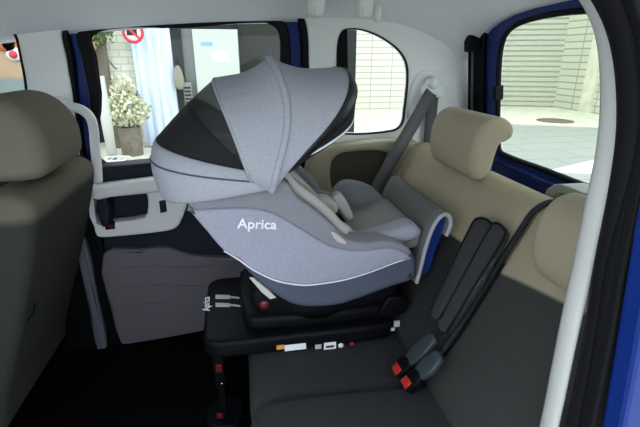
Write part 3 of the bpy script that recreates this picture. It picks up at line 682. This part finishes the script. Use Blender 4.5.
# ================================================================== THE CHILD SEAT
YN, YF, YC = .93, 1.35, 1.14
cs = empty('child_car_seat', (.1, YC, .36), 'grey rear-facing child car seat with a large sun canopy on the rear bench', 'child seat')
S = XZ([(187, 200), (214, 194), (259, 187), (285, 182), (297, 198), (318, 214), (335, 229), (345, 240), (365, 245), (389, 243), (406, 248), (418, 260), (420, 272), (417, 283), (395, 291), (344, 309), (318, 312), (300, 311), (288, 307), (262, 290), (235, 262), (215, 240), (195, 212)], YN)
up = XZ([(187, 201), (214, 194), (259, 187), (284, 182), (297, 198), (318, 213.5), (335, 228.5), (346, 240), (365, 244.5), (389, 242.5), (405, 247), (413, 255), (404, 258), (389, 254), (365, 256), (345, 256), (325, 252), (297, 234), (270, 220), (242, 216), (205, 218), (193, 212)], YN)
mid = XZ([(187.5, 208), (194, 210.5), (205, 210), (242, 208.5), (270, 212.5), (297, 227), (325, 244), (345, 250.5), (365, 251.5), (389, 249), (402, 252), (411, 259.5), (400, 261.5), (373, 272), (350, 279), (335, 282), (320, 284), (306, 285.5), (293, 284.5), (278, 281.5), (264, 276), (250, 268.5), (239, 260.5), (224, 251.5), (207, 232)], YN)
soft('seat_shell', S, SIDE, YN + .012, YN + .075, .022, M['fabC'], cs, smooth_out=3, k=5)
soft('seat_shell', S, SIDE, YF - .075, YF - .012, .022, M['fabC'], cs, smooth_out=3, k=5)
soft('upper_cover', up, SIDE, YN + .008, YN + .082, .007, M['fabD'], cs, smooth_out=3, k=5)
soft('upper_cover', up, SIDE, YF - .082, YF - .008, .007, M['fabD'], cs, smooth_out=3, k=5)
soft('side_cover', mid, SIDE, YN, YN + .05, .007, M['fabB'], cs, smooth_out=3, k=4)
soft('side_cover', mid, SIDE, YF - .05, YF, .007, M['fabB'], cs, smooth_out=3, k=4)
pip = [(224, 251.5), (239, 260.5), (250, 268.5), (264, 276.3), (278, 282), (293, 285), (306, 286), (320, 284.7), (335, 282.5), (350, 279.3), (373, 272), (390, 265.5), (401, 261.5), (411, 259)]
for y in (YN + .004, YF - .004):
    tube('piping', spline([(a, y, b) for a, b in XZ(pip, YN)], 4, False), .0021, M['piping'], cs, n=6)
tx = P(237, 227.8, 'Y', YN - .001); tx2 = P(276.5, 229.0, 'Y', YN - .001)
td = (tx2 - tx); tw = td.length; td.normalize()
text_mesh('lettering', 'Aprica', tw, Fr(tx, td, Vector((0, 1, 0)).cross(td) * -1, (0, 1, 0)), -.001, M['paper'], cs, bold=.018, spacing=1.02)['label'] = 'white lettering on the grey side cover'
# inner body between the sides
soft('seat_body', [(-.125, .785), (-.06, .77), (.02, .70), (.10, .63), (.18, .60), (.26, .60), (.36, .615), (.415, .60), (.42, .55), (.36, .53), (.23, .488), (.13, .495), (.09, .51), (.02, .57), (-.06, .68)], SIDE, YN + .06, YF - .06, .012, M['fabC'], cs, smooth_out=3)
# padding
soft('bottom_cushion', [(.20, .60), (.22, .635), (.28, .648), (.36, .665), (.42, .672), (.455, .660), (.462, .635), (.44, .61), (.30, .59)], SIDE, 1.0, 1.29, .02, M['padM'], cs, smooth_out=4, dome=.0)
soft('thigh_bolster', XZ([(352, 243), (362, 237), (380, 231.5), (398, 226), (410, 223), (418, 226), (419.5, 232), (412, 238), (395, 242), (372, 246)], 1.0), SIDE, .975, 1.055, .020, M['fabE'], cs, smooth_out=4, k=6)
soft('thigh_bolster', XZ([(333, 197), (336, 187), (345, 181), (357, 181.5), (371, 186.5), (381, 196), (386, 208), (386, 219), (365, 222), (345, 214), (336, 206)], 1.29), SIDE, 1.245, 1.325, .022, M['padShade'], cs, smooth_out=4, k=5)
soft('side_pad', XZ([(272, 172), (281, 168), (290, 170), (302, 180), (312, 191), (317.5, 204), (317, 213), (309, 207), (296, 194), (280, 182)], 1.03), SIDE, 1.005, 1.07, .016, M['pad'], cs, smooth_out=4, dome=.002)
soft('side_pad', XZ([(283, 166), (292, 160), (303, 168), (314, 180), (321, 192), (320, 203), (306, 198), (294, 184)], 1.25), SIDE, 1.215, 1.27, .014, M['padShade'], cs, smooth_out=4)
soft('harness_pad', XZ([(311, 198), (316, 194.5), (327, 195), (334.5, 200.5), (336, 208), (329, 212), (316, 211.5)], 1.12), SIDE, 1.085, 1.135, .014, M['pad'], cs, smooth_out=4)
soft('harness_pad', XZ([(308, 192), (316, 189), (328, 192), (334, 197), (333, 202), (322, 203), (311, 200)], 1.19), SIDE, 1.165, 1.205, .012, M['padShade'], cs, smooth_out=4)
soft('hip_pad', XZ([(329, 226), (334, 221.5), (341, 222), (350, 227), (356.5, 236), (357, 243.5), (349, 246), (338, 240)], 1.05), SIDE, 1.02, 1.075, .015, M['pad'], cs, smooth_out=4)
soft('buckle', XZ([(328, 214), (340, 215), (345, 222), (338, 226), (329, 222)], 1.13), SIDE, 1.11, 1.16, .008, M['plastic'], cs, smooth_out=3)
tube('pad_seam', spline(P_y([(276, 173), (290, 178), (302, 189), (310, 201), (315, 210)], 1.003), 4, False), .0018, M['fabC'], cs, n=6)
soft('crotch_pad', XZ([(331, 196.5), (338, 191), (345, 199), (350.5, 210), (351, 216), (347, 218), (340, 211)], 1.14), SIDE, 1.115, 1.15, .008, M['pad'], cs, smooth_out=3)
soft('harness_strap', XZ([(284, 168), (289, 166), (299, 175), (309, 187), (316, 197), (312, 200), (301, 188)], 1.09), SIDE, 1.07, 1.11, .003, M['satin'], cs, smooth_out=3)
plate('tag', XZ([(330, 231), (333, 230.5), (340, 235.5), (345.5, 241), (344, 242.5), (336, 239.5)], .945), [], SIDE, .934, .936, M['pad'], cs, bev=.0004, so=2)
# seat liner rolling over the near rim
tube('rim_roll', spline([(a, YN + .062, b) for a, b in XZ([(284, 180), (297, 195), (318, 211), (333, 224), (343, 235), (352, 241.5)], YN)], 5, False), .016, M['pad'], cs, n=10)
# ---- canopy: arches from one side of the shell to the other
def arch(base, apex, a=.75, b=.75, n=44, w=.222, bow=0):
    p0 = P(*base, 'Y', YN) if len(base) == 2 else Vector((base[0], 0, base[1])); p1 = P(*apex, 'Y', YC) if len(apex) == 2 else Vector((apex[0], 0, apex[1]))
    out = []
    for i in range(n + 1):
        t = math.pi * i / n; c, s_ = math.cos(t), math.sin(t)
        y = YC - w * math.copysign(abs(c) ** a, c); h_ = max(0, s_) ** b
        out.append(Vector((p0.x + (p1.x - p0.x) * h_ + bow * math.sin(math.pi * h_ ** 1.3), y, p0.z + (p1.z - p0.z) * h_)))
    return out
def panel(name, c0, c1, m, sag=.0, n=8, solid=.004, f0=0, f1=1, wrinkle=0):
    cen = Vector((.08, YC, .84)); rows = []
    for j in range(n + 1):
        t = f0 + (f1 - f0) * j / n; rows.append([])
        for i, (a, b) in enumerate(zip(c0, c1)):
            p = a.lerp(b, t); k = sag * math.sin(math.pi * t) * math.sin(math.pi * i / (len(c0) - 1))
            k += wrinkle * math.sin(i * 2.1) * math.exp(-((t - .22) / .22) ** 2)
            rows[-1].append(p - (p - cen).normalized() * k)
    return grid(name, rows, m, can, solid=solid)
can = empty('canopy', (.05, YC, .9)); can.parent = cs; can.location = Vector((.05, YC, .9)) - cs.location
_g = grid
def grid(name, rows, m, parent=None, solid=0, sub=0):
    o = _g(name, rows, m, None, solid, sub)
    if parent is not None:
        o.parent = parent; base = parent.location + (parent.parent.location if parent.parent else Vector((0, 0, 0))); o.location = -base
    return o
def to_can(o):
    o.parent = can; o.location = -(can.location + cs.location); return o
rib0 = arch((262, 171.5), (152.5, 139), .55, .6)
rib1 = arch((251, 180), (214, 79), .8, .66, w=.232, bow=.006)
rib2 = arch((271, 189), (268.5, 58.5), .8, .66, w=.236, bow=.030)
rib3 = arch((287, 170), (339, 68), .68, .58, w=.228, bow=.022)
rib4 = arch((294, 168), (345, 77), .68, .58, w=.218, bow=.024)
bot0 = arch((296, 164), (156, 170), .5, .55, w=.222)
midb = [a.lerp(b, .5) + Vector((-.012 * math.sin(math.pi * i / 44), -.010 * math.copysign(1, YC - a.y) * (1 if abs(a.y - YC) > .1 else abs(a.y - YC) * 10), 0)) for i, (a, b) in enumerate(zip(rib0, bot0))]
# hood band round the head end
P0 = [(-.235, .905), (-.245, .87), (-.22, .825)]
bt = arch((262, 172), (159, 135), .78, .78, w=.218); bmid = arch((268, 182), (157, 157), .66, .66, w=.230); bb = arch((276, 186), (168, 186), .6, .58, w=.224)
rows = []
for k in range(9):
    t = k / 8
    rows.append([a * (1 - t) ** 2 + (b * 2 - (a + c_) * .5) * (2 * t * (1 - t)) + c_ * t * t for a, b, c_ in zip(bt, bmid, bb)])
hood = grid('hood_band', rows, M['fabA'], can, solid=.008, sub=1)
seam = [r for r in rows[3]]
to_can(tube('band_seam', [p + (p - Vector((.08, YC, p.z))).normalized() * .004 for p in seam], .0022, M['fabC'], n=6))
ms = panel('sun_mesh', bt, rib1, M['mesh'], sag=-.004, n=10, solid=.0015, f0=0, f1=.62)
mw = panel('mesh_window', bt, rib1, M['meshw'], sag=-.004, n=8, solid=.0015, f0=.62, f1=1)
panel('fabric_panel', rib1, rib2, M['fabA'], sag=.012, n=12, wrinkle=.0022)
panel('fabric_panel', rib2, rib3, M['fabA'], sag=.014, n=12)
panel('edge_trim', rib3, rib4, M['satin'], sag=-.003, n=4, solid=.006)
to_can(tube('rib', rib1, .0035, M['fabA'], n=8))
to_can(tube('rib', rib2, .0085, M['fabA'], n=10))
to_can(tube('rib', rib3, .0035, M['satin'], n=8))
inner = arch((290, 170), (344, 103), .7, .62, w=.208, bow=.024)
panel('inner_mesh', rib4, inner, M['mesh'], sag=0, n=4, solid=.002)
to_can(tube('clear_edge', arch((284, 168), (344, 104), .7, .62, w=.214, bow=.024), .003, M['white'], n=8))
lb = P(333, 76, 'Y', YC - .02)
# ---- leg-room guard at the foot end
J = [(.432, .53), (.440, .57), (.448, .625), (.462, .682), (.478, .712), (.494, .722), (.508, .712), (.512, .69), (.503, .662)]
Js = spline(J, 5, False)
gd = grid('foot_guard', [[Vector((x, y, z)) for x, z in Js] for y in (.962, 1.0, 1.1, 1.2, 1.3, 1.335)], mat('warm_grey_heather', (.10, .097, .090), .9, var=.08, scale=350), cs, solid=.010)
tube('guard_piping', [(x, .960, z) for x, z in Js], .0055, M['fabA'], cs, n=8)
plate('guard_liner', [(.447, .55), (.456, .625), (.470, .682), (.483, .705), (.494, .711), (.503, .70), (.500, .66), (.484, .61), (.470, .55)], [], SIDE, .978, .984, M['brightblue'], cs, bev=.001, so=3)['label'] = 'deep blue plastic inside the foot guard'
# ---- base
BZ0, BZ1 = .357, .408
bpl = [(-.138, 1.0), (-.126, .972), (-.095, .958), (.10, .958), (.355, .962), (.382, .985), (.382, 1.29), (.355, 1.315), (-.10, 1.315), (-.132, 1.302), (-.144, 1.27)]
bs = soft('base', bpl, PLAN, BZ0, BZ1, .012, M['plastic'], cs, smooth_out=3, k=4)
def in_base(o): o.parent = bs; o.location = (0, 0, 0); return o
soft('base_riser', [(-.03, 1.02), (.0, .985), (.35, .985), (.39, 1.02), (.39, 1.26), (.35, 1.295), (.0, 1.295), (-.04, 1.26)], PLAN, .41, .455, .016, M['plastic'], cs, smooth_out=3)
lathe('turntable', [(.02, .44), (.165, .44), (.175, .47), (.16, .535), (.02, .54)], (.17, YC), M['plastic'], cs, n=40)
soft('tilt_cradle', [(-.01, .50), (.03, .555), (.10, .515), (.23, .495), (.38, .54), (.40, .50), (.33, .455), (.05, .45)], SIDE, YN + .05, YF - .05, .02, M['plastic'], cs, smooth_out=3)
def on_top(pts, z): return [(q_.x, q_.y) for q_ in (P(a, b, 'Z', z) for a, b in pts)]
for yy in (297, 305):
    in_base(plate('indicator_window', on_top([(215.5, yy - 2), (230, yy - 1.6), (230, yy + 2), (215.5, yy + 1.8)], BZ1), [], PLAN, BZ1 - .001, BZ1 + .0015, M['silver'], None, bev=.0004, so=0))
    in_base(plate('indicator_line', on_top([(230, yy - .8), (250, yy + 1.4), (250, yy + 2.8), (230, yy + .8)], BZ1), [], PLAN, BZ1 - .001, BZ1 + .0012, M['silver'], None, bev=.0003, so=0))
in_base(plate('red_mark', on_top([(246, 303), (250, 304), (250, 306.5), (246, 306)], BZ1), [], PLAN, BZ1, BZ1 + .002, M['red'], None, bev=.0003, so=0))
ta = P(209.8, 311, 'Z', BZ1 + .001); tb = P(209.6, 297, 'Z', BZ1 + .001); td = tb - ta; tw = td.length; td.normalize()
in_base(text_mesh('base_lettering', 'Aprica', tw, Fr(ta, td, Vector((0, 0, 1)).cross(td), (0, 0, 1)), .001, M['paper'], None, th=.0008, bold=.01))
def yplate(name, px0, py0, px1, py1, m, y=.9575):
    q0, q1 = P(px0, py0, 'Y', y), P(px1, py1, 'Y', y)
    return in_base(box(name, min(q0.x, q1.x), max(q0.x, q1.x), y - .001, y + .003, min(q0.z, q1.z), max(q0.z, q1.z), m, None, bevel=.0004))
yplate('orange_sticker', 276.5, 345.4, 284.5, 348.8, M['orange'])
yplate('white_sticker', 284.5, 345.4, 306, 348.8, M['paper'])
yplate('safety_sticker', 324, 343, 336, 348.4, M['paper'])
for i in range(2): yplate('print_line', 315, 345 + i * 2.2, 321.5, 346.2 + i * 2.2, M['silver'])
yplate('print_line', 326, 346, 334, 347, M['darkred'], .9562)
q = P(341, 345.7, 'Y', .957)
in_base(lathe('round_sticker', [(.001, -.001), (.0075, -.001), (.0075, .003), (.001, .003)], (0, 0), M['paper'], None, fr=Fr((q.x, .9575, q.z), (1, 0, 0), (0, 0, 1), (0, 1, 0)), n=18))
q = P(352, 344.4, 'Y', .957)
in_base(lathe('release_knob', [(.002, -.006), (.0075, -.005), (.0085, .0), (.0085, .006)], (0, 0), M['darkred'], None, fr=Fr((q.x, .9575, q.z), (1, 0, 0), (0, 0, 1), (0, 1, 0)), n=18))
# recline indicator and strap on the shell's lower edge
plate('recline_label', XZ([(249, 276), (253, 276), (268, 288), (276, 296), (270, 297.5), (262, 291)], .985), [], SIDE, .976, .980, M['silver'], cs, bev=.0005, so=0)
q = P(264, 301, 'Y', 1.0)
lathe('rotate_button', [(.002, -.008), (.012, -.006), (.014, 0), (.014, .03)], (0, 0), M['darkred'], cs, fr=Fr((q.x, .985, q.z), (1, 0, 0), (0, 0, 1), (0, 1, 0)), n=18)
# latch arms at the back of the base with printed marks
for y in (1.0, 1.27):
    soft('latch_arm', [(.33, .43), (.36, .485), (.41, .485), (.425, .46), (.41, .43), (.36, .42)], SIDE, y - .03, y + .03, .006, M['plastic'], cs, smooth_out=0)
for (a, b, c_, d_) in ((384, 332, 390, 329), (391, 331, 395, 328), (394, 327, 400, 321)):
    q0, q1 = P(a, b, 'Y', .968), P(c_, d_, 'Y', .968)
    box('latch_print', q0.x, q1.x, .967, .972, min(q0.z, q1.z), max(q0.z, q1.z), M['silver'], cs, bevel=.0006)
q0, q1 = P(372, 329, 'Y', .968), P(381, 326, 'Y', .968)
box('blue_mark', q0.x, q1.x, .967, .972, q0.z, q1.z, M['brightblue'], cs, bevel=.0006)
# ---- support leg
lx, ly = P(219, 362, 'Y', 1.12).x, 1.12
sl_ = empty('support_leg', (lx, ly, .38)); sl_.parent = cs; sl_.location = Vector((lx, ly, .38)) - cs.location
def in_leg(o): o.parent = sl_; o.location = -(sl_.location + cs.location); return o
in_leg(box('sleeve', lx - .017, lx + .017, ly - .024, ly + .024, .14, .385, M['plastic'], None, bevel=.006))
in_leg(box('inner_tube', lx - .012, lx + .012, ly - .018, ly + .018, .02, .15, M['plastic'], None, bevel=.004))
in_leg(soft('foot', [(lx - .04, ly - .05), (lx + .05, ly - .05), (lx + .05, ly + .05), (lx - .04, ly + .05)], PLAN, .0, .03, .008, M['plastic'], None, smooth_out=3))
for a, b in (((215.5, 365), (222.5, 371.5)), ((216.5, 414), (223.5, 420))):
    q0, q1 = P(*a, 'Y', ly - .026), P(*b, 'Y', ly - .026)
    in_leg(box('indicator', q0.x, q1.x, ly - .029, ly - .020, min(q0.z, q1.z), max(q0.z, q1.z), M['darkred'], None, bevel=.001))
for a in ((217, 352), (222, 384)):
    q = P(*a, 'Y', ly - .026); in_leg(lathe('rivet', [(.001, -.003), (.0035, -.002), (.004, .004)], (0, 0), M['chrome'], None, fr=Fr((q.x, ly - .024, q.z), (1, 0, 0), (0, 0, 1), (0, 1, 0)), n=10))
